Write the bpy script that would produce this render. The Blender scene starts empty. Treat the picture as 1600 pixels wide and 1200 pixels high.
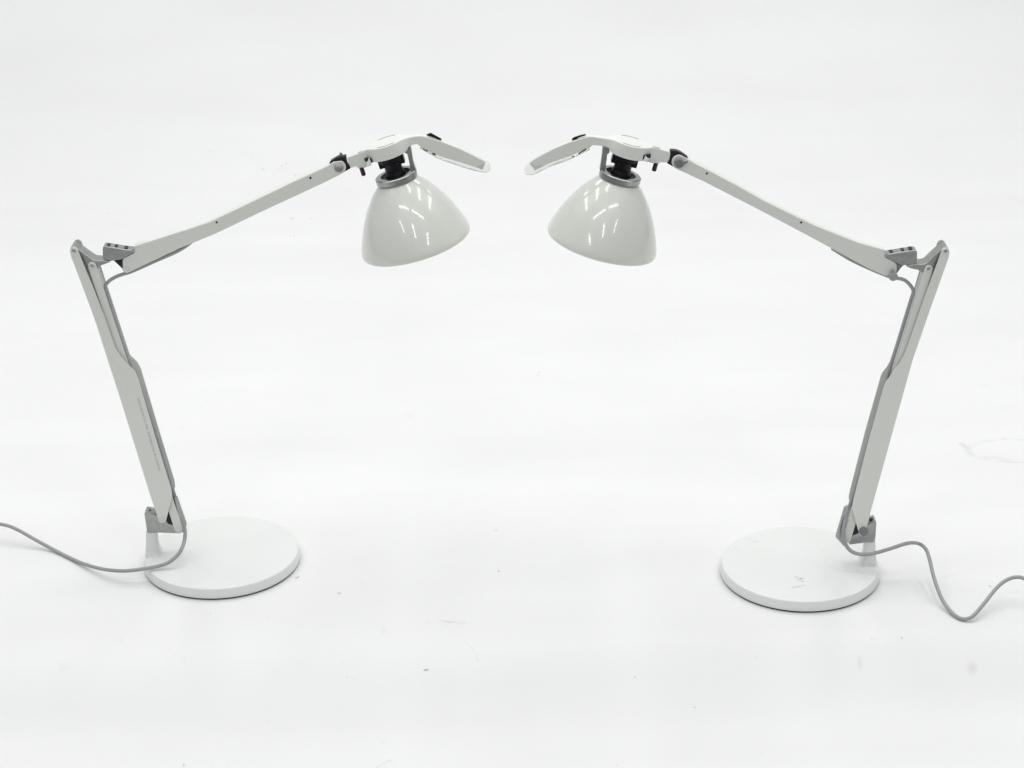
import bpy, bmesh, math, random
from mathutils import Vector, Matrix
random.seed(7)
scene = bpy.context.scene
# ------------------------------------------------------------------ camera
F, PITCH, ROLL, H = 3400.0, math.radians(23.889), math.radians(-1.103), 1.4718
cam_d = bpy.data.cameras.new('camera'); cam = bpy.data.objects.new('camera', cam_d)
scene.collection.objects.link(cam); scene.camera = cam
cam_d.sensor_width = 36.0; cam_d.lens = 36.0 * F / 1600.0
cam_d.clip_start = 0.05; cam_d.clip_end = 100.0
CR = Matrix.Rotation(math.pi/2 - PITCH, 3, 'X') @ Matrix.Rotation(ROLL, 3, 'Z')
CP = Vector((0, 0, H))
cam.matrix_world = Matrix.Translation(CP) @ CR.to_4x4()
cam_d.dof.use_dof = False
# ------------------------------------------------------------------ world and light
w = bpy.data.worlds.new('World'); scene.world = w; w.use_nodes = True
bg = w.node_tree.nodes['Background']
bg.inputs[0].default_value = (0.93, 0.97, 1.0, 1); bg.inputs[1].default_value = 0.36
def tube_light(loc, sx, sy, power, rot=(0, 0, 0), col=(1.0, 0.995, 0.98)):
    d = bpy.data.lights.new('ceiling_tube', 'AREA'); d.shape = 'RECTANGLE'
    d.size = sx; d.size_y = sy; d.energy = power; d.color = col
    o = bpy.data.objects.new('ceiling_tube', d); o.location = loc; o.rotation_euler = rot
    scene.collection.objects.link(o); return o
for xx in (-2.0, 0.0, 2.0):
    tube_light((xx, -1.3, 2.95), 0.20, 1.7, 14.0, (0, 0, math.radians(5)))
for xx in (-0.75, 0.75):
    tube_light((xx, 0.9, 2.75), 1.2, 0.16, 7.0)
for xx in (-2.3, -1.38, -0.46, 0.46, 1.38, 2.3):                             # rows of ceiling tubes over the sweep
    tube_light((xx, 3.4, 2.95), 0.26, 2.8, 16.0, (math.radians(-8), 0, 0))
scene.view_settings.view_transform = 'Standard'; scene.view_settings.look = 'None'
scene.view_settings.exposure = 0.19; scene.view_settings.gamma = 1.0
scene.view_settings.use_curve_mapping = False
scene.render.resolution_x = 1024; scene.render.resolution_y = 768
scene.cycles.max_bounces = 10; scene.cycles.diffuse_bounces = 5

# ------------------------------------------------------------------ helpers
def ray(px, py):
    d = CR @ Vector(((px-800)/F, -(py-600)/F, -1)); return d
def P(px, py, Y):                 # photo position met at the upright plane y = Y
    d = ray(px, py); t = Y/d.y; return CP + d*t
def PZ(px, py, z):                # photo position met at the height z
    d = ray(px, py); t = (z-H)/d.z; return CP + d*t
def scale_at(p): return F/(CR.transposed() @ (p-CP)).z * -1
def link(name, me, mat, parent):
    o = bpy.data.objects.new(name, me); scene.collection.objects.link(o)
    for m in (mat if isinstance(mat, (list, tuple)) else [mat]): me.materials.append(m)
    if parent: o.parent = parent; o.matrix_parent_inverse = parent.matrix_world.inverted()
    return o
def finish(name, bm, mat, parent, bevel=0.0, seg=2, angle=35):
    bmesh.ops.remove_doubles(bm, verts=bm.verts, dist=1e-6)
    bmesh.ops.recalc_face_normals(bm, faces=bm.faces)
    me = bpy.data.meshes.new(name); bm.to_mesh(me); bm.free()
    for p in me.polygons: p.use_smooth = True
    me.set_sharp_from_angle(angle=math.radians(angle))
    o = link(name, me, mat, parent)
    if bevel:
        b = o.modifiers.new('bevel', 'BEVEL'); b.width = bevel; b.segments = seg
        b.limit_method = 'ANGLE'; b.angle_limit = math.radians(40); b.harden_normals = True
    return o
def prism(bm, xz, ya, yb):
    a = [bm.verts.new((x, ya, z)) for x, z in xz]; b = [bm.verts.new((x, yb, z)) for x, z in xz]
    n = len(xz)
    bm.faces.new(a); bm.faces.new(list(reversed(b)))
    for i in range(n): bm.faces.new((a[i], b[i], b[(i+1) % n], a[(i+1) % n]))
def trace(pts, Y):
    r = []
    for q in pts:
        v = P(q[0], q[1], Y); r.append((v.x, v.z))
    return r
def smooth_poly(pts, n=3, closed=False):
    out = []; N = len(pts)
    for i in range(N - (0 if closed else 1)):
        g = lambda k: pts[k % N] if closed else pts[min(max(k, 0), N-1)]
        p0, p1, p2, p3 = g(i-1), g(i), g(i+1), g(i+2)
        for j in range(n):
            t = j/n
            out.append(tuple(0.5*((2*p1[c]) + (-p0[c]+p2[c])*t + (2*p0[c]-5*p1[c]+4*p2[c]-p3[c])*t*t
                             + (-p0[c]+3*p1[c]-3*p2[c]+p3[c])*t**3) for c in range(len(p1))))
    if not closed: out.append(tuple(pts[-1]))
    return out
def plate(name, pts, Yf, Ya, Yb, mat, parent, bevel=0.0006, seg=2):
    bm = bmesh.new(); prism(bm, trace(pts, Yf), Ya, Yb)
    return finish(name, bm, mat, parent, bevel, seg)
def arc_pts(cx, cy, r, a0, a1, n=8):     # photo-plane arc, degrees, y down
    return [(cx + r*math.cos(math.radians(a0+(a1-a0)*i/n)), cy + r*math.sin(math.radians(a0+(a1-a0)*i/n))) for i in range(n+1)]
def frame(axis):
    a = axis.normalized(); t = Vector((0, 1, 0)) if abs(a.y) < .9 else Vector((1, 0, 0))
    u = a.cross(t).normalized(); v = a.cross(u).normalized(); return u, v, a
def lathe(bm, prof, org, axis, n=64, close=False):
    u, v, a = frame(axis); rings = []
    for r, t in prof:
        if r < 1e-7: rings.append([bm.verts.new(org + a*t)])
        else: rings.append([bm.verts.new(org + a*t + (u*math.cos(2*math.pi*k/n) + v*math.sin(2*math.pi*k/n))*r) for k in range(n)])
    prs = list(zip(rings, rings[1:]))
    if close: prs.append((rings[-1], rings[0]))
    for A, B in prs:
        for k in range(n):
            k2 = (k+1) % n
            if len(A) == 1 and len(B) == 1: continue
            if len(A) == 1: bm.faces.new((A[0], B[k], B[k2]))
            elif len(B) == 1: bm.faces.new((A[k], B[0], A[k2]))
            else: bm.faces.new((A[k], B[k], B[k2], A[k2]))
def turned(name, prof, org, axis, mat, parent, n=64, close=False, bevel=0, angle=35):
    bm = bmesh.new(); lathe(bm, prof, org, axis, n, close); return finish(name, bm, mat, parent, bevel, 2, angle)
def loft(bm, st, c=0.0012):       # st: (Xt,Zt,Xb,Zb,w,ymid) rounded-rectangle sections
    rings = []
    for Xt, Zt, Xb, Zb, w_, ym in st:
        hx, hz = Xb-Xt, Zb-Zt; L = math.hypot(hx, hz); k = min(c/L, .3); cc = min(c, w_*.45)
        q = []
        for s, (f, yy) in enumerate(((0, -w_+cc), (k*.3, -w_+cc*.3), (k, -w_), (1-k, -w_), (1-k*.3, -w_+cc*.3), (1, -w_+cc),
                       (1, w_-cc), (1-k*.3, w_-cc*.3), (1-k, w_), (k, w_), (k*.3, w_-cc*.3), (0, w_-cc))):
            q.append(bm.verts.new((Xt+hx*f, ym+yy, Zt+hz*f)))
        rings.append(q)
    for A, B in zip(rings, rings[1:]):
        for i in range(12): bm.faces.new((A[i], A[(i+1) % 12], B[(i+1) % 12], B[i]))
    bm.faces.new(rings[0]); bm.faces.new(list(reversed(rings[-1])))
def sweep_tube(name, pts, r, mat, parent, n=14, sub=8):
    C = [Vector(p) for p in smooth_poly([tuple(p) for p in pts], sub)]
    bm = bmesh.new(); rings = []; prev = None
    for i, p in enumerate(C):
        t = (C[min(i+1, len(C)-1)] - C[max(i-1, 0)]).normalized()
        if prev is None: prev = t.orthogonal().normalized()
        u = (prev - t*prev.dot(t)).normalized(); prev = u; v = t.cross(u)
        rings.append([bm.verts.new(p + (u*math.cos(2*math.pi*k/n)+v*math.sin(2*math.pi*k/n))*r) for k in range(n)])
    for A, B in zip(rings, rings[1:]):
        for k in range(n): bm.faces.new((A[k], A[(k+1) % n], B[(k+1) % n], B[k]))
    bm.faces.new(rings[0]); bm.faces.new(list(reversed(rings[-1])))
    return finish(name, bm, mat, parent)

# ------------------------------------------------------------------ materials
def material(name, col, rough=0.5, metal=0.0, var=0.04, nscale=30.0, bump=0.0, bscale=400.0, coat=0.0, spec=0.5, crough=0.06):
    m = bpy.data.materials.new(name); m.use_nodes = True; nt = m.node_tree; N = nt.nodes; L = nt.links
    b = N['Principled BSDF']; tc = N.new('ShaderNodeTexCoord')
    nz = N.new('ShaderNodeTexNoise'); nz.inputs['Scale'].default_value = nscale; nz.inputs['Detail'].default_value = 6
    L.new(tc.outputs['Object'], nz.inputs['Vector'])
    rp = N.new('ShaderNodeValToRGB'); rp.color_ramp.elements[0].position = .3; rp.color_ramp.elements[1].position = .7
    rp.color_ramp.elements[0].color = tuple(c*(1-var) for c in col) + (1,)
    rp.color_ramp.elements[1].color = tuple(min(1, c*(1+var)) for c in col) + (1,)
    L.new(nz.outputs['Fac'], rp.inputs['Fac']); L.new(rp.outputs['Color'], b.inputs['Base Color'])
    mr = N.new('ShaderNodeMapRange'); mr.inputs['To Min'].default_value = rough*.85; mr.inputs['To Max'].default_value = min(1, rough*1.15)
    L.new(nz.outputs['Fac'], mr.inputs['Value']); L.new(mr.outputs['Result'], b.inputs['Roughness'])
    b.inputs['Metallic'].default_value = metal; b.inputs['Coat Weight'].default_value = coat
    b.inputs['Coat Roughness'].default_value = crough; b.inputs['Specular IOR Level'].default_value = spec
    if bump:
        n2 = N.new('ShaderNodeTexNoise'); n2.inputs['Scale'].default_value = bscale; n2.inputs['Detail'].default_value = 3
        L.new(tc.outputs['Object'], n2.inputs['Vector'])
        bp = N.new('ShaderNodeBump'); bp.inputs['Strength'].default_value = bump; bp.inputs['Distance'].default_value = .001
        L.new(n2.outputs['Fac'], bp.inputs['Height']); L.new(bp.outputs['Normal'], b.inputs['Normal'])
    return m
M = {}
M['paper'] = material('white_paper', (0.735, 0.738, 0.735), 0.75, var=0.012, nscale=3.0, bump=0.12, bscale=60, spec=.2)
M['scuff'] = material('scuffed_paper', (0.46, 0.46, 0.45), 0.8, var=.12, nscale=300)
M['stain'] = material('faintly_stained_paper', (0.655, 0.645, 0.625), 0.8, var=.07, nscale=120)
M['paint'] = material('satin_white_paint', (0.66, 0.668, 0.628), 0.38, var=.015, nscale=14, bump=.04, bscale=900)
M['base'] = material('enamel_white_base', (0.71, 0.722, 0.71), 0.20, var=.012, nscale=18, bump=.03, bscale=500)
M['shade'] = material('glossy_white_shade', (0.645, 0.652, 0.605), 0.30, var=.012, nscale=9, coat=.8)
M['inner'] = material('white_reflector', (0.75, 0.75, 0.73), 0.4)
M['cast'] = material('cast_aluminium', (0.36, 0.37, 0.36), 0.30, .95, var=.10, nscale=160, bump=.15, bscale=1400)
M['steel'] = material('brushed_steel', (0.46, 0.47, 0.45), 0.3, .9, var=.12, nscale=220)
M['rubber'] = material('dark_plastic', (0.012, 0.007, 0.015), 0.4, var=.2, nscale=60, bump=.1, spec=.35)
M['black'] = material('black_bakelite', (0.004, 0.004, 0.006), 0.35, var=.2, nscale=50, spec=.25)
M['felt'] = material('black_felt', (0.02, 0.02, 0.02), 0.9)
M['red'] = material('dark_red_plastic', (0.022, 0.004, 0.008), 0.35, var=.2)
M['grey'] = material('grey_plastic', (0.17, 0.175, 0.185), 0.45, var=.08, nscale=90)
M['cable'] = material('grey_cable', (0.31, 0.305, 0.325), 0.5, var=.06, nscale=150)
M['frosted'] = material('frosted_plastic', (0.78, 0.79, 0.80), 0.2, var=.1, nscale=200)  # pale plastic of the clip on the head
M['ink'] = material('faint_grey_ink', (0.36, 0.37, 0.35), 0.5)
M['smudge'] = material('grey_smudge', (0.55, 0.56, 0.545), 0.6, var=.22, nscale=500)
M['chip'] = material('chipped_paint', (0.30, 0.31, 0.30), 0.6, var=.3, nscale=900)
def clear_material():
    m = bpy.data.materials.new('clear_acrylic'); m.use_nodes = True; nt = m.node_tree; N = nt.nodes; L = nt.links
    b = N['Principled BSDF']; b.inputs['Transmission Weight'].default_value = .8
    b.inputs['Roughness'].default_value = .12; b.inputs['IOR'].default_value = 1.18
    tc = N.new('ShaderNodeTexCoord'); nz = N.new('ShaderNodeTexNoise'); nz.inputs['Scale'].default_value = 40
    L.new(tc.outputs['Object'], nz.inputs['Vector'])
    rp = N.new('ShaderNodeValToRGB'); rp.color_ramp.elements[0].color = (.93, .95, .93, 1); rp.color_ramp.elements[1].color = (.99, 1, .99, 1)
    L.new(nz.outputs['Fac'], rp.inputs['Fac']); L.new(rp.outputs['Color'], b.inputs['Base Color']); return m
M['clear'] = clear_material()

# ------------------------------------------------------------------ the paper sweep
YC, RC = 4.15, 0.9
def ripple(x, y):
    h = 0.0
    def bump(c, wd, a): return a*math.exp(-((y-c)/wd)**2)
    t = min(1, max(0, (2.475 + .012*math.sin(x*2.3+.4) - y)/.155)); t = t*t*(3-2*t)
    b = min(1, max(0, (2.24 - y)/.45)); b = b*b*(3-2*b)
    h += -.034*t*(1-b)  # dip added to shade a band of paper in front of the lamps
    if y > 3.1: h += .0055*math.sin((y-3.1)*9 + .6*math.sin(x*1.7))*min(1, (y-3.1)*2)
    h += .0008*math.sin(x*3.1+1.3)*math.sin(y*5.0)*(0 if 2.35 < y < 3.0 else 1)
    return h
def sweep_point(x, s):            # s: run along the paper from front to back
    if s <= YC: return Vector((x, s, 0)), Vector((0, 0, 1))
    a = (s-YC)/RC
    if a < math.pi/2: return Vector((x, YC+RC*math.sin(a), RC-RC*math.cos(a))), Vector((0, -math.sin(a), math.cos(a)))
    return Vector((x, YC+RC, RC+(s-YC-RC*math.pi/2))), Vector((0, -1, 0))
def on_paper(px, py):             # where a photo position meets the paper
    d = ray(px, py); lo, hi = .5, 6.0
    def f(t):
        p = CP+d*t
        z = 0 if p.y <= YC else RC-math.sqrt(max(0, RC*RC-(p.y-YC)**2))
        return p.z-z
    for _ in range(50):
        m_ = (lo+hi)/2
        if f(m_) > 0: lo = m_
        else: hi = m_
    p = CP+d*lo
    s = p.y if p.y <= YC else YC+RC*math.asin(min(1, (p.y-YC)/RC))
    return p.x, s
bm = bmesh.new()
NX, NY = 90, 420
grid = []
for j in range(NY+1):
    s = 1.45 + 6.55*j/NY; row = []
    for i in range(NX+1):
        x = -3.2 + 6.4*i/NX; p, n = sweep_point(x, s); row.append(bm.verts.new(p + n*(ripple(x, s) if s > -1 else 0)))
    grid.append(row)
for j in range(NY):
    for i in range(NX): bm.faces.new((grid[j][i], grid[j][i+1], grid[j+1][i+1], grid[j+1][i]))
NF = [0]
def fleck(px, py, L, W, ang, mi, k=11):      # worn fleck in the paper, sizes in millimetres
    NF[0] += 1
    x0, s0 = on_paper(px, py); ca, sa = math.cos(ang), math.sin(ang); vs = []
    for i in range(k):
        a = 2*math.pi*i/k; r = random.uniform(.55, 1.15)
        u, v = L*.0005*math.cos(a)*r, W*.0005*math.sin(a)*r
        x, s = x0+u*ca-v*sa, s0+u*sa+v*ca
        p, n = sweep_point(x, s); vs.append(bm.verts.new(p+n*(ripple(x, s)+.0003+NF[0]*2.5e-6)))
    f = bm.faces.new(vs); f.material_index = mi
def streak(pts, W, mi):
    q = smooth_poly(pts, 4)
    for (a, b) in zip(q, q[1:]):
        if random.random() < .7:
            fleck((a[0]+b[0])/2, (a[1]+b[1])/2, math.hypot(b[0]-a[0], b[1]-a[1])*.9, W*random.uniform(.5, 1.2),
                  math.atan2(-(b[1]-a[1])/.42, b[0]-a[0]), mi, 7)
for a in ((329,234,9,2),(411,261,10,2),(447,253,6,5),(441,256,4,3),(461,270,6,3),(456,342.5,7,7),(459,342,3,8),(486,342.5,3,7),(454,373,2,9),(460,373,2,9),
          (174,419,4,8),(169,333,3,6),(178,352,7,2),(779,893,4,6),(464,903,6,5),(467,901,2,6),(530,927,9,3),(284,1159,2,8),(843,583,3,7),(840,588,3,5),
          (1547,916,5,3),(1409,996,3,6),(329,960,2,3),(666,1039,9,4),(992,1043,3,3),(1086,1074,3,2),(775,829,5,3)):
    fleck(a[0], a[1], a[2]*.85, a[3]*.9, random.uniform(-.3, .3), 1)
for pts, wd in (([(383,235),(400,252),(408,261),(416,261)],1.0), ([(120,312),(135,324),(165,333)],.8), ([(687,969),(705,972),(714,973)],2.5), ([(714,987),(722,990)],2.5),
                ([(584,1132),(594,1125),(602,1120)],1.6), ([(600,978),(598,992)],1.6), ([(540,1048),(555,1049)],1.2), ([(1343,1018),(1345,1034)],2.5),
                ([(180,350),(182,375),(176,390)],.7), ([(340,350),(352,352)],1.0), ([(485,305),(497,305)],1.2), ([(320,630),(326,628)],1.0), ([(280,672),(290,665),(296,665)],1.0),
                ([(1455,632),(1464,630)],1.2), ([(722,1003),(735,1010),(748,1030)],.8), ([(585,1163),(600,1155),(612,1150)],.8)):
    streak(pts, wd, 2 if wd > 1.4 else 1)
for _ in range(130):
    fleck(random.uniform(0, 1600), random.uniform(150, 1200), random.uniform(1, 3), random.uniform(1, 3.2), random.uniform(0, 3), 2, 6)
def dirty_paper(m, spots):
    nt = m.node_tree; N = nt.nodes; L = nt.links; b = N['Principled BSDF']
    src = b.inputs['Base Color'].links[0].from_socket
    tc = N.new('ShaderNodeTexCoord'); total = None
    nz = N.new('ShaderNodeTexNoise'); nz.inputs['Scale'].default_value = 55; nz.inputs['Detail'].default_value = 5
    L.new(tc.outputs['Object'], nz.inputs['Vector'])
    dn = N.new('ShaderNodeMapRange'); dn.inputs['From Min'].default_value = .35; dn.inputs['From Max'].default_value = .65
    L.new(nz.outputs['Fac'], dn.inputs['Value'])
    wv = N.new('ShaderNodeVectorMath'); wv.operation = 'MULTIPLY_ADD'; wv.inputs[1].default_value = (.012, .020, 0)
    n2 = N.new('ShaderNodeTexNoise'); n2.inputs['Scale'].default_value = 18; L.new(tc.outputs['Object'], n2.inputs['Vector'])
    L.new(n2.outputs['Color'], wv.inputs[0]); L.new(tc.outputs['Object'], wv.inputs[2])
    for (x, y, rx, ry, ang, k, ring) in spots:
        mp = N.new('ShaderNodeMapping'); mp.vector_type = 'TEXTURE'
        mp.inputs['Location'].default_value = (x+.006, y+.010, 0); mp.inputs['Rotation'].default_value = (0, 0, ang)
        mp.inputs['Scale'].default_value = (rx, ry, 1e6)
        L.new(wv.outputs[0], mp.inputs['Vector'])
        ln = N.new('ShaderNodeVectorMath'); ln.operation = 'LENGTH'; L.new(mp.outputs[0], ln.inputs[0])
        v = ln.outputs['Value']
        if ring:
            sb = N.new('ShaderNodeMath'); sb.operation = 'SUBTRACT'; L.new(v, sb.inputs[0]); sb.inputs[1].default_value = 1.0
            ab = N.new('ShaderNodeMath'); ab.operation = 'ABSOLUTE'; L.new(sb.outputs[0], ab.inputs[0]); v = ab.outputs[0]
        mr = N.new('ShaderNodeMapRange'); mr.interpolation_type = 'SMOOTHSTEP'
        mr.inputs['From Min'].default_value = 0; mr.inputs['From Max'].default_value = ring or 1.0
        mr.inputs['To Min'].default_value = k; mr.inputs['To Max'].default_value = 0; L.new(v, mr.inputs['Value'])
        if total is None: total = mr.outputs[0]
        else:
            mx = N.new('ShaderNodeMath'); mx.operation = 'MAXIMUM'; L.new(total, mx.inputs[0]); L.new(mr.outputs[0], mx.inputs[1]); total = mx.outputs[0]
    mu = N.new('ShaderNodeMath'); mu.operation = 'MULTIPLY'; L.new(total, mu.inputs[0]); L.new(dn.outputs[0], mu.inputs[1])
    # broad faint mottling along the roll
    mp2 = N.new('ShaderNodeMapping'); mp2.inputs['Scale'].default_value = (1.2, 5.0, 5.0); L.new(tc.outputs['Object'], mp2.inputs['Vector'])
    n3 = N.new('ShaderNodeTexNoise'); n3.inputs['Scale'].default_value = 1.6; n3.inputs['Detail'].default_value = 4; L.new(mp2.outputs[0], n3.inputs['Vector'])
    m3 = N.new('ShaderNodeMapRange'); m3.inputs['From Min'].default_value = .35; m3.inputs['From Max'].default_value = .7
    m3.inputs['To Max'].default_value = .09; L.new(n3.outputs['Fac'], m3.inputs['Value'])
    ad = N.new('ShaderNodeMath'); ad.operation = 'ADD'; ad.use_clamp = True; L.new(mu.outputs[0], ad.inputs[0]); L.new(m3.outputs[0], ad.inputs[1])
    mix = N.new('ShaderNodeMix'); mix.data_type = 'RGBA'; mix.inputs['B'].default_value = (.50, .49, .465, 1)
    L.new(ad.outputs[0], mix.inputs['Factor']); L.new(src, mix.inputs['A']); L.new(mix.outputs['Result'], b.inputs['Base Color'])
spots = []
for px, py, rx, ry, ang, k, ring in ((1508,696,.010,.020,.2,.55,0), (1585,704,.070,.042,0,.40,.16), (1550,716,.045,.012,-.25,.35,0), (1520,1028,.011,.020,.1,.55,0), (1534,603,.012,.012,0,.30,0),
        (1344,1025,.005,.022,0,.35,0), (700,971,.026,.006,-.05,.40,0), (720,973,.012,.006,0,.35,0), (100,1040,.012,.02,.1,.22,0), (930,1182,.022,.012,0,.2,0), (600,985,.008,.02,0,.2,0),
        (440,262,.045,.012,.1,.16,0), (165,400,.035,.06,.3,.13,0), (1480,900,.02,.008,.2,.2,0), (640,650,.02,.02,0,.12,0)):
    x, y = on_paper(px, py); spots.append((x, y, rx, ry, ang, k, ring))
dirty_paper(M['paper'], spots)
me = bpy.data.meshes.new('backdrop'); bm.to_mesh(me); bm.free()
for p in me.polygons: p.use_smooth = True
floor = link('backdrop', me, [M['paper'], M['scuff'], M['stain']], None)
floor['kind'] = 'structure'; floor['label'] = 'seamless white paper sweep with faint scuffs and a dip added for shade in front'

bm = bmesh.new(); vs = [bm.verts.new(v) for v in ((-12, -12, -.04), (12, -12, -.04), (12, 14, -.04), (-12, 14, -.04))]; bm.faces.new(vs)
room = finish('floor', bm, material('grey_studio_floor', (.16, .16, .155), .6, var=.1, nscale=2), None); room['kind'] = 'structure'
room['label'] = 'plain grey studio floor under the paper'
# ------------------------------------------------------------------ the lamps
def desk_lamp(T):
    bx, by = T['base']; Y0 = by; sgn = T['sgn']        # sgn +1: head to the right of its base
    root = bpy.data.objects.new('desk_lamp', None); scene.collection.objects.link(root)
    root.location = (bx, by, 0); root.empty_display_size = .05; bpy.context.view_layer.update()
    root['label'] = T['label']; root['category'] = 'lamp'; root['group'] = 'pair of white desk lamps'
    HD = .016                                             # half depth of the lower linkage
    # --- base plate
    b0 = Vector((bx, by, 0)); up = Vector((0, 0, 1)); tk = .0172
    base = turned('base', [(0, .0020), (.1070, .0020), (.1092, .0026), (.1100, .0042), (.1097, .0075), (.1085, tk-.0022), (.1081, tk-.0009), (.1072, tk-.0001), (.1060, tk), (.05, tk), (0, tk)],
                  b0, up, M['base'], root, 128, angle=50)
    turned('felt_pad', [(0, .0002), (.1078, .0002), (.1082, .0010), (.1078, .0019), (0, .0019)], b0, up, M['felt'], base, 128)
    for part in root.children_recursive:                  # the plate is trimmed straight behind the post
        for v in part.data.vertices:
            if v.co.x*sgn < bx*sgn-.1074: v.co.x = bx-sgn*.1074
    for q in T.get('chips', ()):
        bm = bmesh.new(); vs = []
        c = PZ(q[0], q[1], tk)
        for i in range(9):
            a = 2*math.pi*i/9; r = random.uniform(.6, 1.1)
            u, v = q[2]*.0005*math.cos(a)*r, q[3]*.0005*math.sin(a)*r; ca, sa = math.cos(q[4]), math.sin(q[4])
            vs.append(bm.verts.new((c.x+u*ca-v*sa, c.y+u*sa+v*ca, tk+.00025-.0001*q[5])))
        bm.faces.new(vs); finish('paint_chip', bm, M[('chip', 'smudge')[q[5]]], base)
    # --- post: flares into the base
    bm = bmesh.new(); st = []
    for (xl, xr, y, wd) in T['post']:
        a = P(xl, y, Y0-.006); b = P(xr, y, Y0-.006)
        st.append((a.x, a.z, b.x, b.z, wd, Y0))
    zb = tk-.002; last = st[-1]; st[-1] = (last[0], zb, last[2], zb, last[4], Y0)
    loft(bm, st, .004); finish('post', bm, M['base'], root, angle=60)
    # --- lower bracket
    br = plate('lower_bracket', T['bracket'], Y0-.0108, Y0-.0095, Y0+.0110, M['cast'], root, .0009)
    plate('bracket_insert', T['insert'], Y0-.0108, Y0-.0100, Y0+.0100, M['rubber'], br, .0004)
    c = P(*T['bracket_hole'], Y0); turned('bracket_hole', [(0, -.004), (.0030, -.004), (.0030, .0003), (.0022, .0005), (0, -.0002)], c, up, M['rubber'], br, 24)  # dark plug standing in for the hole in the bracket top
    if 'bracket_end' in T:
        q = T['bracket_end']; bm = bmesh.new()
        va = [P(a, b_, Y0-.0108-k_) for a, b_, k_ in q]
        f = [bm.verts.new(v) for v in va]; g = [bm.verts.new(v+Vector((.002*sgn*-1*-1, .004, 0))) for v in va]
        n = len(f); bm.faces.new(f); bm.faces.new(list(reversed(g)))
        for i in range(n): bm.faces.new((f[i], g[i], g[(i+1) % n], f[(i+1) % n]))
        finish('end_plate', bm, M['cast'], br, .0005)
    # --- lower arm: folded channel, open towards the head side
    xz = trace(T['armA'], Y0-HD); bm = bmesh.new()
    prism(bm, xz, Y0-HD, Y0-HD+.0016); prism(bm, xz, Y0+HD-.0016, Y0+HD)
    sp = trace(T['armA_outer'], Y0-HD); sx = [(x + sgn*.0018, z) for x, z in reversed(sp)]
    prism(bm, [(x+sgn*.0002, z) for x, z in sp] + sx, Y0-HD+.0016, Y0+HD-.0016)
    armA = finish('lower_arm', bm, M['paint'], root, .0005)
    # --- tension link in the channel
    (ax, ay), (cx, cy), hw = T['link']; dx, dy = cx-ax, cy-ay; L_ = math.hypot(dx, dy); dx /= L_; dy /= L_
    nx, ny = -dy, dx; a0 = math.degrees(math.atan2(ny, nx))
    outl = arc_pts(ax, ay, hw, a0, a0+180, 8) + arc_pts(cx, cy, hw, a0+180, a0+360, 8)
    if dx*ny-dy*nx < 0: pass
    bm = bmesh.new(); xz = trace(outl, Y0-.0112); prism(bm, xz, Y0-.0112, Y0-.0098); prism(bm, xz, Y0+.0098, Y0+.0112)
    lk = finish('tension_link', bm, M['paint'], root, .0005)
    hw2 = hw-.9; out2 = arc_pts(ax, ay, hw2, a0, a0+180, 8) + arc_pts(cx, cy, hw2, a0+180, a0+360, 8)
    out2 = arc_pts(ax+dx*9, ay+dy*9, hw2, a0, a0+180, 8) + arc_pts(cx-dx*9, cy-dy*9, hw2, a0+180, a0+360, 8)
    plate('link_side_shade', out2, Y0-.0112, Y0-.0096, Y0+.0096, M['cast'], lk, .0004)  # grey core added so the link's underlit side looks darker
    def cap(name, px, py, r, Yf, mat, par, lip=.0007):
        c = P(px, py, Yf); r = r/scale_at(c)
        return turned(name, [(0, -.001), (r, -.001), (r, lip), (r*.86, lip*1.1), (r*.78, lip*.7), (r*.74, -.0000+.0002), (0, .0002)], c, Vector((0, -1, 0)), mat, par, 32)
    for (x, y, r) in T['capsA']: cap('pivot_cap', x, y, r, Y0-HD, M['paint'], armA, .0010)
    for (x, y, r) in (T['capsA'][-1], T['capsB'][0]):
        Yf = Y0-HD-.0004 if (x, y, r) == T['capsA'][-1] else Y0-.0116
        c = P(x+.3*sgn, y-1.0, Yf); rr = 2.9/scale_at(c)
        turned('cap_shadow', [(0, -.001), (rr, -.001), (rr, .0001), (0, .0001)], c, Vector((0, -1, 0)), M['cast'], armA if Yf < Y0-.013 else lk, 24)  # grey disc set high stands in for the shadow inside the cap
    for (x, y, r) in T['capsB']: cap('pivot_cap', x, y, r, Y0-.0112, M['paint'], lk, .0010)
    if 'rail' in T: plate('rail', T['rail'], Y0-HD, Y0+.004, Y0+HD-.0018, M['cast'], lk, .0004)
    if 'lettering' in T:
        (x1, y1), (x2, y2), body = T['lettering']
        cu = bpy.data.curves.new('printed_lettering', 'FONT'); cu.body = body; cu.size = 1; cu.align_y = 'CENTER'
        to = bpy.data.objects.new('tmp', cu); scene.collection.objects.link(to); bpy.context.view_layer.update()
        tm = bpy.data.meshes.new_from_object(to.evaluated_get(bpy.context.evaluated_depsgraph_get()))
        bpy.data.objects.remove(to)
        p1, p2 = P(x1, y1, Y0-HD), P(x2, y2, Y0-HD); d = p2-p1
        wid = max(v.co.x for v in tm.vertices); ex = d/wid; ey = Vector((0, 1, 0)).cross(d).normalized()*(-1)*(.0040)
        for v in tm.vertices:
            q = p1 + ex*v.co.x + ey*v.co.y; v.co = Vector((q.x, Y0-HD-.00015, q.z))
        link('printed_lettering', tm, M['ink'], armA)
    # --- elbow casting and swivel bracket
    el = plate('elbow_casting', T['casting'], Y0-.0095, Y0-.0095, Y0+.0120, M['cast'], root, .0012, 3)
    sw = plate('swivel_bracket', T['swivel'], Y0-.008, Y0-.008, Y0+.008, M['cast'], root, .0012, 3)
    for (xa, ya, xb, yb) in T['slots']:
        plate('slot', [(xa, ya-.7), (xb, yb-.7), (xb, yb+2), (xa, ya+2)], Y0-.008, Y0-.0045, Y0+.0055, M['rubber'], sw, 0)
    cap('pin', *T['pin'], Y0-.0085, M['steel'], sw)
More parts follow.
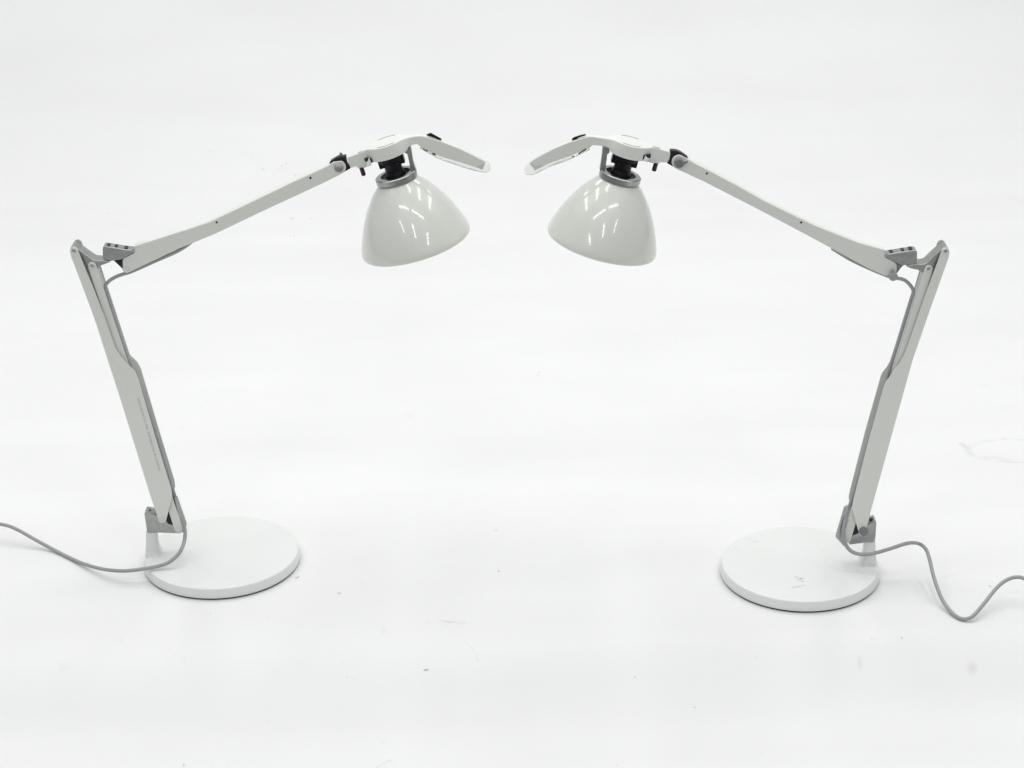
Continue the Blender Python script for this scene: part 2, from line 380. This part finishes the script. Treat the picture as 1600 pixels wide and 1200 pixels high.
    plate('lever', T['lever'], Y0-.006, Y0-.005, Y0+.005, M['rubber' if sgn > 0 else 'grey'], sw, .0006)
    # --- upper arm
    ua = plate('upper_arm', T['upper'], Y0-.0058, Y0-.0058, Y0+.0058, M['paint'], root, .0018, 4)
    for (x, y, r) in T['holes']:
        c = P(x, y, Y0-.0059); rr = r/scale_at(c)
        turned('screw_hole', [(0, 0), (rr, 0), (rr, .0002), (0, .0002)], c, Vector((0, -1, 0)), M['rubber'], ua, 16)
    for q in T['capsU']: cap('pivot_cap', *q, Y0-.0060, M['paint'], ua)
    # --- joint between arm and head
    jt = plate('joint', T['joint'], Y0-.0045, Y0-.0047, Y0+.0047, M['rubber'], root, .0009, 3)
    if sgn > 0:
        cx_, cy_ = 529.5, 262; c = P(cx_, cy_, Y0-.0060); r = 7.4/scale_at(c)
        turned('pivot_knob', [(0, -.001), (r, -.001), (r, .0012), (r*.9, .0018), (r*.7, .0017), (0, .0008)], c, Vector((0, -1, 0)), M['steel'], jt, 40)
        a = P(533, 246, Y0); b = P(532.5, 238.5, Y0)
        turned('pin', [(0, 0), (.0020, 0), (.0020, (b-a).length*.8), (.0014, (b-a).length), (0, (b-a).length)], a, b-a, M['grey'], jt, 16)
    else:
        c = P(1060.7, 254.0, Y0-.0060); r = 7.6/scale_at(c)
        turned('pivot_knob', [(0, -.001), (r, -.001), (r, .0040), (r*.85, .0052), (0, .0050)], c, Vector((0, -1, 0)), M['grey'], jt, 40)
        plate('wing', [(1062, 248), (1068, 252), (1074.5, 251), (1075.5, 252.5), (1069, 256.5), (1064, 259)], Y0-.0105, Y0-.0125, Y0-.0095, M['grey'], jt, .0006)
    # --- head: bar, disc and down-bent handle as one moulding
    cx, cy = T['disc']; ang = T['tilt']; ud = (sgn*math.cos(ang), -math.sin(ang)); nd = (-sgn*math.sin(ang), -math.cos(ang))
    Sc = scale_at(P(cx, cy, Y0))
    def hp(u, n): v = P(cx+u*ud[0]+n*nd[0], cy+u*ud[1]+n*nd[1], Y0); return v.x, v.z
    bm = bmesh.new(); st = []
    prof = [(-65,-64,5.4,-3.2,-20.6),(-50,-50,5.6,-2.4,-20.9),(-42,-42,6,-2,-20.9),(-37,-37,7.2,-1.5,-20.9),(-33,-33,9.5,-.5,-20.9),(-30,-30,12.6,-.2,-21),(-27,-27,16,0,-21),(-22,-22,20,0,-21),(-16,-16,24.2,0,-21),(-8,-8,27.8,0,-21),(0,0,29,0,-21),
            (8,8,27.8,0,-21),(16,16,24.2,0,-21),(22,22,20,-.2,-21),(26,26,15.5,-.6,-20.5),(29,29,12.5,-1.2,-19.8),(31.5,31.5,10,-1.8,-16.5),(36,36,7.5,-2.6,-15.6),(45,45,6,-3.8,-16.5)]
    for (ut, ub, wd, nt_, nb) in prof:
        dn = T['bar_drop']*min(1, max(0, (-ut-28)/12)); a = hp(ut, nt_+dn); b = hp(ub, nb+dn); st.append((a[0], a[1], b[0], b[1], wd/Sc, Y0))
    for (xt, yt, xb, yb, wd) in T['handle']:
        a = P(xt, yt, Y0-wd); b = P(xb, yb, Y0-wd); st.append((a.x, a.z, b.x, b.z, wd, Y0))
    loft(bm, st, .0011); hd = finish('head', bm, M['paint'], root, angle=20)
    # slots in the disc cover
    nrm = (Vector((hp(0, 0)[0], 0, hp(0, 0)[1])) - Vector((hp(0, -10)[0], 0, hp(0, -10)[1]))).normalized()
    uax = (Vector((hp(10, 0)[0], 0, hp(10, 0)[1])) - Vector((hp(0, 0)[0], 0, hp(0, 0)[1]))).normalized()
    oc = Vector((hp(0, 0)[0], Y0, hp(0, 0)[1]))
    for s_ in (-1, 1):
        bm = bmesh.new(); A = []; rr = (22.5/Sc, 24.3/Sc)
        for i in range(17):
            t = math.radians(-36+72*i/16); ring = []
            for r in rr:
                for h_ in (-.0003, .00025): ring.append(bm.verts.new(oc + uax*r*math.sin(t) + Vector((0, s_*r*math.cos(t), 0)) + nrm*h_))
            A.append(ring)
        for p_, q_ in zip(A, A[1:]):
            for a, b in ((0, 1), (1, 3), (3, 2), (2, 0)): bm.faces.new((p_[a], p_[b], q_[b], q_[a]))
        finish('cover_slot', bm, M['grey'], hd)
    # small raised catch on the bar, and the block below it
    bm = bmesh.new(); st = []
    for u_, n1 in ((-46, -1.2), (-44, -.3), (-36, .2), (-34, -.8)):
        a = hp(u_, n1+T['bar_drop']); b = hp(u_, -6); st.append((a[0], a[1], b[0], b[1], 5/Sc, Y0))
    loft(bm, st, .0005); finish('catch', bm, M['paint'], hd)
    plate('underside_block', T['block'], Y0-.0050, Y0-.0049, Y0+.0049, M['paint'], hd, .0006)
    plate('clip', T['clip'], Y0-T['clipY'], Y0-T['clipY']-.0004, Y0-.0080, M['frosted'], hd, .0003)
    plate('clip_gap', T['gap'], Y0-T['clipY'], Y0-T['clipY']-.0007, Y0-.0082, M['rubber'], hd, 0)
    plate('clip_gap', T['gap2'], Y0-T['clipY'], Y0-T['clipY']-.0007, Y0-.0082, M['rubber'], hd, 0)
    a, b = P(*T['peg'][0], Y0-.003), P(*T['peg'][1], Y0-.003)
    turned('peg', [(0, -.002), (.0030, -.002), (.0030, (b-a).length-.0008), (.0023, (b-a).length), (0, (b-a).length)], a, b-a, M['red'], hd, 20)
    plate('switch', T['switch'], Y0-.0025, Y0-.0025, Y0+.0005, M['black'], hd, .0003)
    # clear guard under the handle
    bm = bmesh.new(); st = []
    for (xt, yt, xb, yb, wd) in T['guard']:
        a = P(xt, yt, Y0-wd); b = P(xb, yb, Y0-wd); st.append((a.x, a.z, b.x, b.z, wd, Y0))
    loft(bm, st, .0016); gd = finish('clear_guard', bm, M['clear'], hd, angle=40)
    for q in T['guard_slots']: plate('guard_slot', q, Y0-.0050, Y0-.0055, Y0-.0048, M['rubber'], gd, 0)
    # --- socket, collar, shade
    O = P(*T['ring'], Y0); R_ = P(*T['rim'], Y0); ax3 = (R_-O).normalized(); k = 1/scale_at(O); kr = 1/scale_at(R_)
    cu_ = turned('collar', [(24*k, -.0002), (31.5*k, -.0002), (33*k, .0008), (33*k, 9*k), (31.5*k, 10*k), (24*k, 10*k)], O, ax3, M['cast'], root, 72, close=True)
    turned('collar_lining', [(0, 5*k), (24.3*k, 5*k), (24.3*k, 7*k), (0, 7*k)], O, ax3, M['rubber'], cu_, 48)
    plate('strut', T['strut'], Y0-.004, Y0-.0045, Y0+.0045, M['cast'], cu_, .0009, 3)
    sk = turned('lamp_socket', [(0, -33*k), (20*k, -33*k), (20*k, -24*k), (18*k, -22*k), (15*k, -21.5*k), (14*k, -21*k), (13.8*k, -8*k), (14.6*k, -7.5*k), (14.6*k, -6*k), (15*k, -5*k), (16.5*k, 5*k), (0, 5*k)], O, ax3, M['black'], root, 48)
    u3 = Vector((0, 1, 0)).cross(ax3).normalized()
    for s_ in (-1, 1):
        bm = bmesh.new(); vs = []
        for t_ in (-34, -15):
            for uu in (12, 20.5):
                for yy in (-.006, .006): vs.append(bm.verts.new(O + ax3*t_*k + u3*s_*uu*k + Vector((0, yy, 0))))
        bmesh.ops.convex_hull(bm, input=vs); finish('lug', bm, M['black'], sk, .0006)
    pr = [(28, 9.5), (31, 10.5), (35, 14), (41.5, 20), (48, 27), (54.5, 35), (61, 44), (67.3, 54), (72.8, 64), (77.6, 74), (81.8, 84), (85, 92.5), (87, 99), (87.6, 103.5), (87.2, 106), (86.4, 107)]
    S_ = T.get('shade_scale', 1.0); Ls = (R_-O).length/(104*k)
    # radii follow the traced outline; wall 2 mm
    outer = smooth_poly([(r*(k+(kr-k)*t/104)*S_, t*k*Ls) for r, t in pr], 3)
    inner = [(max(r-.0020, .002), t-.0004) for r, t in reversed(outer)]
    sh = turned('lamp_shade', outer+inner, O, ax3, M['shade'], root, 128, close=True, angle=50)
    turned('reflector', [(r-.0003, t) for r, t in reversed(inner)] + [(r-.0008, t) for r, t in inner], O, ax3, M['inner'], sh, 96, close=True, angle=50)
    # --- flex along the arm and mains cord to the floor
    for nm, pts in T['cords']:
        q = [(P(a, b, Y0+c_) if kd == 'y' else PZ(a, b, c_)) for (a, b, kd, c_) in pts]
        sweep_tube(nm, q, .0026 if nm == 'power_cord' else .0024, M['cable'], root)
    if 'clipknob' in T:
        c = P(*T['clipknob'], Y0-.0090)
        kn = turned('cord_clip', [(0, -.001), (.0056, -.001), (.0060, .002), (.005, .0045), (0, .005)], c, Vector((0, -1, 0)), M['cable'], root, 24)
        plate('tab', [(1392.5, 421), (1396, 420.5), (1399, 430), (1394, 431)], Y0-.010, Y0-.011, Y0-.0085, M['cable'], kn, .0006)
    if 'hexknob' in T:
        c = P(*T['hexknob'], Y0-HD)
        turned('pivot_knob', [(0, -.001), (.0064, -.001), (.0066, .003), (.0055, .005), (0, .0052)], c, Vector((0.25, -1, .1)), M['grey'], armA, 7)
    return root

armA_L_left = [(109.3,393),(111.3,402),(122.2,430),(135,464),(144,488.3),(152.4,512.5),(168,561.7),(187,620),(197.8,655),(235,775),(247.5,812)]
L = dict(base=(-0.4149, 2.7196), sgn=1,
    label='white adjustable desk lamp, faint grey lettering on lower arm and round silver pivot cap',
    post=[(228,245,831,.0085),(228,245,836,.0085),(228,246,850,.0105),(227.8,247.5,858,.012),(227.8,250,864,.014),(227.8,254,870,.017)],
    bracket=[(225.2,803.5),(227,801.8),(236,803.5),(246,806.5),(258,814),(264,817),(270,820),(284,830),(282,834.5),(256,833.5),(229.5,832.5)],
    insert=[(252,798),(268,796),(272.5,822),(262,819)], bracket_hole=(233,797.3),
    bracket_end=[(272,778,0),(274.5,776.5,0),(289.3,819,0),(289,823.5,0),(284,833,0),(280.5,826,0),(279,806,0)],
    armA=armA_L_left + arc_pts(253.5,811,6.4,170,20,8) + [(269.2,775),(267.6,765),(241,678),(215.5,592),(213,586),(208.7,578.7),(201,571.5),(189,558),(179.8,543.3),(163.3,495.7),(145,448),(134,422.3)] + arc_pts(115.3,392.5,6.2,-15,-180,8)[:-1],
    armA_outer=armA_L_left, link=((143.6,415.5),(279,826.5),6.4), capsA=[(253.6,811.5,4.4),(115.3,392.5,4.6)], capsB=[(143.7,416,4.6),(278.8,826.5,4.2)],
    lettering=((215.5,622),(249.5,735),'PAOLO RIZZATTO | 1998   FORTEBRACCIO  BY LUCEPLAN'),
    casting=[(109.8,393),(110,388),(112.5,385.5),(116,385),(121,388.5),(135,399),(146.7,406.7),(154,407.5),(173,408),(172,410),(165,412.5),(158,415),(151,423),(143,424),(136,416),(130,406),(121,398),(114,398)],
    barrel=(115.2,391.5,5.2),
    swivel=[(160.3,389),(161,386),(163.5,385),(180,387.5),(198,390.5),(207,391),(208.6,393.5),(204,396.5),(190,405.3),(174,408),(163,406.3),(160.3,404)],
    slots=[(166,385.6,171,386.3),(178,387.4,182.5,388),(193,389.8,198.5,390.4)], pin=(208,391,2.6),
    lever=[(177,407.5),(190,405),(198,407),(197,425),(190.5,420),(182,412)],
    upper=[(191,406.5),(192.8,403),(208.3,396),(209.7,393),(209,386),(210.5,384.2),(238,375.4),(267.5,366),(299,356),(326,347),(353,334.2),(389,317),(425,299.6),(458,283.5),(492.5,268),(507,261),(514,257.5),(521,252.5)]
          + arc_pts(529.5,261.8,11.2,-70,60,8) + [(505,286.5),(465,305.2),(425,323.7),(380,345),(335,366.5),(296.7,382),(274,391),(248,404),(222.5,416),(206,424)] + arc_pts(197.5,420.5,6.6,50,160,6),
    holes=[(338.5,347.5,1.7),(485,278,1.9)], capsU=[(198,421,4.4)],
    joint=[(514.4,255.5),(517,252),(522,248.6),(528,245.4),(534,244.6),(540.8,244),(541,250),(542.8,256),(548,263.2),(543,266),(538,268.7),(528,268),(520,258)],
    clipY=.0145, bar_drop=-1.5, disc=(603,221), tilt=math.radians(17.2),
    handle=[(657.2,212.3,656.3,228.6,0.0050),(661,213,660,231.5,0.0050),(690,221,686,243.8,0.0050),(720,233,715,252.7,0.0046),(745,245.5,742,261,0.0039),(754,250,750,264.3,0.0032),(759,253,754,265.4,0.0025)],
    guard=[(657,228.8,656,233,0.0048),(671,236.5,669,240,0.0050),(686,243.5,684,249,0.0050),(720,254.2,717,260.5,0.0047),(742,261.2,740,267.5,0.0041),(751,257,750,270,0.0038),(760,252.5,760,270.5,0.0032),(765,256,765,268.5,0.0024),(767,260,766.6,265,0.0012)],
    guard_slots=[[(661,231.8),(668,235.5),(668,237.2),(661,233.5)],[(676,238.8),(681,241.2),(680.2,242.8),(675,240.6)]],
    block=[(554,259),(577,254),(579.3,259),(562.3,264.8),(558,262)], clip=[(571,250),(578,247.5),(580.5,258),(573,260)],
    gap=[(569,248.9),(575.6,247.6),(575,250.5),(571.6,253.6)], gap2=[(577.4,247.4),(579.4,247.2),(582.4,254),(580.4,254)],
    peg=((565.2,263.5),(568.6,274.2)), switch=[(666.5,210.5),(669.5,209.6),(672.5,208.2),(675,209.3),(690,217.6),(689,219.6),(678,215.5),(667,212)],
    ring=(617.8,271.5), rim=(650,376.5),
    strut=[(631.5,234),(641.5,229.5),(643,236),(645.5,252),(650.8,268),(650.3,276),(645.5,279),(641.5,268),(639.5,254),(636.5,241),(632.5,239)],
    cords=[('arm_cord', [(310,370,'y',0),(296,380.5,'y',0),(286,387.5,'y',0),(270,396,'y',0),(240,409,'y',0),(218,419,'y',-.001),(202,425.5,'y',-.001),(186,430.5,'y',-.002),(174,436.5,'y',-.004),(166,444,'y',-.006),(165,452,'y',-.007),(168.8,463,'y',-.007),(180,500,'y',-.006),(201.5,566,'y',-.004),(212,589,'y',-.002),(221.5,612,'y',-.002),(246,687,'y',-.002),(269,762,'y',-.002),(281,798,'y',-.004)]),
           ('power_cord', [(272,772,'y',-.004),(280,797,'y',-.007),(286.5,818,'y',-.010),(289.2,832,'y',-.014),(287.8,846,'y',-.022),(282.5,860,'z',.040),(274,871,'z',.032),(261,880,'z',.026),(245,885,'z',.0225),(228,888.3,'z',.022),(208,891,'z',.021),(187.5,892,'z',.018),(159.4,889,'z',.012),(131,881,'z',.0055),(112,873,'z',.0030),(93.8,864,'z',.0030),(75,854,'z',.006),(56,843.7,'z',.012),(28,828,'z',.022),(9.4,820.7,'z',.026),(-15,818,'z',.027),(-60,822,'z',.022),(-110,840,'z',.010),(-150,850,'z',.003)])])
armA_R_right = [(1483.6,394),(1482.6,402),(1452,488),(1432,546),(1427,560),(1393.5,680),(1361.5,796),(1354.2,826)]
R = dict(base=(0.3941, 2.6533), sgn=-1,
    label='white adjustable desk lamp with grey wing knob and dark paint chip on its base',
    post=[(1351,1368.2,846,.0085),(1351,1368.2,851,.0085),(1350,1368.3,864,.0105),(1348.5,1368.5,872,.012),(1346,1368.5,878,.014),(1342,1368.5,884,.017)],
    bracket=[(1369.8,817),(1367.8,815.3),(1361,818.5),(1353,822),(1345,831),(1338,835),(1331.5,838),(1326.5,848),(1327,852.2),(1345,850),(1367,846.5),(1368.6,838)],
    insert=[(1333,800),(1338,812),(1341,834),(1331.5,837.5)], bracket_hole=(1361.5,810.9),
    bracket_end=[(1308.3,841,0),(1308.3,838,0),(1321.5,793,0),(1326,790,0),(1324,830,0),(1324,849,0),(1319.5,854,0)],
    armA=armA_R_right + arc_pts(1347.7,829,6.6,10,155,8) + [(1331.8,797.5),(1331.3,792),(1333,783),(1357,690),(1382,602),(1384.5,596),(1391,588.5),(1396,579.5),(1406,567.5),(1414,552),(1420,536),(1448,455),(1466,407)] + arc_pts(1477.5,393.5,6.2,-165,0,8)[:-1],
    armA_outer=armA_R_right, link=((1451.4,420.5),(1323.2,842.5),6.4), capsA=[(1477.6,393,4.6)], capsB=[(1451.5,420.5,4.6),(1323.2,842.5,4.0)],
    hexknob=(1349,829.5),
    casting=[(1483,394),(1482.2,389),(1479,386.3),(1476,386.5),(1471,390),(1459,400.5),(1447.5,411.7),(1442,413),(1431,413),(1416,415.4),(1417,417),(1424,420),(1434,421.8),(1440,426),(1450,429),(1458,420),(1468,406),(1474,399),(1480,399)],
    barrel=(1477.6,392.5,5.2),
    swivel=[(1433.2,394.5),(1432,391.5),(1429.5,391),(1412,393.4),(1396,396),(1386,397.5),(1384.4,400.5),(1387.5,403),(1401,411),(1410,415),(1430.5,413.8),(1433.2,411.5)],
    slots=[(1421,391.8,1426.5,391),(1409,393.9,1414,393.1),(1391,396.8,1396.5,396)], pin=(1385.4,398.5,2.8),
    lever=[(1400,411.5),(1413,414.5),(1408,419),(1402,427.5),(1396,432),(1396,412)],
    upper=[(1402,427.5),(1401.5,414),(1399.5,410.2),(1395,407.5),(1383.5,401.7),(1382.6,397),(1383,390.3),(1341,378.5),(1296,361),(1274,352.3),(1255.8,343.5),(1225,328.5),(1195,313.8),(1150,288.5),(1105,264.5),(1088,256),(1077,249.5),(1071,246)]
          + arc_pts(1060.7,253.3,11.6,-50,-245,10) + [(1098,283.2),(1133,301),(1168,319),(1215,343.5),(1262.5,368.8),(1296,386.8),(1319,399.5),(1340,411),(1359,420.8),(1375,428),(1386,432.2),(1396,433.2)],
    holes=[(1104.4,271,1.7),(1251.7,347.6,1.7)], capsU=[(1395.8,429.5,3.6)],
    joint=[(1047,235.4),(1052,235.3),(1057.6,236),(1063.7,238.5),(1069,242),(1075.3,246.6),(1070,250),(1060,262),(1052,260.8),(1041.8,255),(1045.4,248.5),(1046.8,242)],
    clipY=.0165, bar_drop=2.0, disc=(986,220.5), tilt=math.radians(13.2),
    handle=[(925.5,213.3,926,227.2,0.0050),(920,213.4,922,230.5,0.0050),(890,222,893,243.2,0.0050),(868,231,872,250.4,0.0048),(850,240,856,256.3,0.0044),(834,249.5,841,263.8,0.0035),(827,254.5,836,266.8,0.0025)],
    guard=[(922,230.6,922,234.5,0.0048),(908,236.8,908,241.5,0.0050),(893,243.3,893,249.5,0.0050),(872,250.6,872,257,0.0048),(856,256.4,856,263.5,0.0045),(838,258,839,271.5,0.0039),(828,255.5,830,275,0.0034),(821.5,259.5,823,273.5,0.0024),(819,263.5,820,269,0.0012)],
    guard_slots=[[(916,232),(903,240),(903,241.5),(916,234)],[(897,243.2),(893.5,244.5),(893.5,246),(897,245)]],
    block=[(1041.5,254),(1031,254),(1028,257.4),(1006,251.5),(1010,246)], clip=[(1007,243),(1014,246.5),(1011.5,254),(1005.5,251)],
    gap=[(1009.5,242),(1017.3,243),(1015.5,247.5),(1011,245.5)], gap2=[(1006,241.8),(1008,242.2),(1006,248.5),(1004,248.5)],
    peg=((1024.6,256.5),(1021.6,267)), switch=[(893.5,219.4),(894.5,216.8),(897,215),(906,212),(915,210),(915.5,211.6),(905,215),(896,219.8)],
    ring=(970.2,270.5), rim=(940.5,376.5),
    strut=[(952.5,233),(941.5,229.5),(941,238),(939.3,252),(937.2,264),(937.8,274),(942.5,278),(945.5,268),(947,256),(949,241),(952.5,239)],
    chips=[(1252,904.5,3.2,4.5,.3,0),(1243.5,900.8,4.5,3.5,-.4,1),(1248,903.4,10,2.4,-.25,1),(1255,902.8,4,3.5,.5,1),(1253.5,908.3,5.5,5,.1,1),(1247.5,906.5,4,5,.1,1),(1241,917.4,10,4,.35,1),(1249,916.2,9,3,-.1,1),(1256,915,3,4,-.1,1),(1172,842,6,3,0,1),(1180,846,9,2.5,.1,1),(1232,866,3,3,0,1),(1150,857,5,3,.4,1),(1325,929.5,3,3,.4,1)],
    clipknob=(1395.3,431.5),
    cords=[('arm_cord', [(1300,388,'y',0),(1330,406,'y',.001),(1362,421,'y',.001),(1388,431.5,'y',-.004),(1397,434,'y',-.009),(1409,436,'y',-.009),(1416.7,440,'y',-.008),(1423.5,447.5,'y',-.006),(1427,456,'y',-.006),(1421.5,474,'y',-.005),(1403.5,533,'y',-.005),(1386,589,'y',-.003),(1364,672,'y',0),(1338,757,'y',0),(1329,790,'y',-.002)]),
           ('power_cord', [(1386,592,'y',.002),(1360,680,'y',-.001),(1338,757,'y',-.002),(1326,796,'y',-.008),(1319.5,818,'y',-.014),(1317.8,836,'y',-.018),(1321,850,'y',-.020),(1329,860.5,'y',-.024),(1340,865.3,'y',-.028),(1353,866.3,'y',-.031),(1370,863.5,'y',-.034),(1395,856,'y',-.036),(1412,850.3,'y',-.036),(1425,848,'y',-.036),(1437,850,'z',.050),(1447,858.5,'z',.044),(1453,876,'z',.036),(1458,898,'z',.028),(1465,920,'z',.018),(1474,940,'z',.009),(1487,957,'z',.004),(1499,965.5,'z',.0030),(1510,967,'z',.0040),(1522,961,'z',.008),(1540,940,'z',.016),(1556,920,'z',.024),(1570,908,'z',.030),(1586,902,'z',.034),(1603,905,'z',.034),(1640,925,'z',.026),(1690,960,'z',.010),(1730,980,'z',.003)])])
desk_lamp(L)
desk_lamp(R)
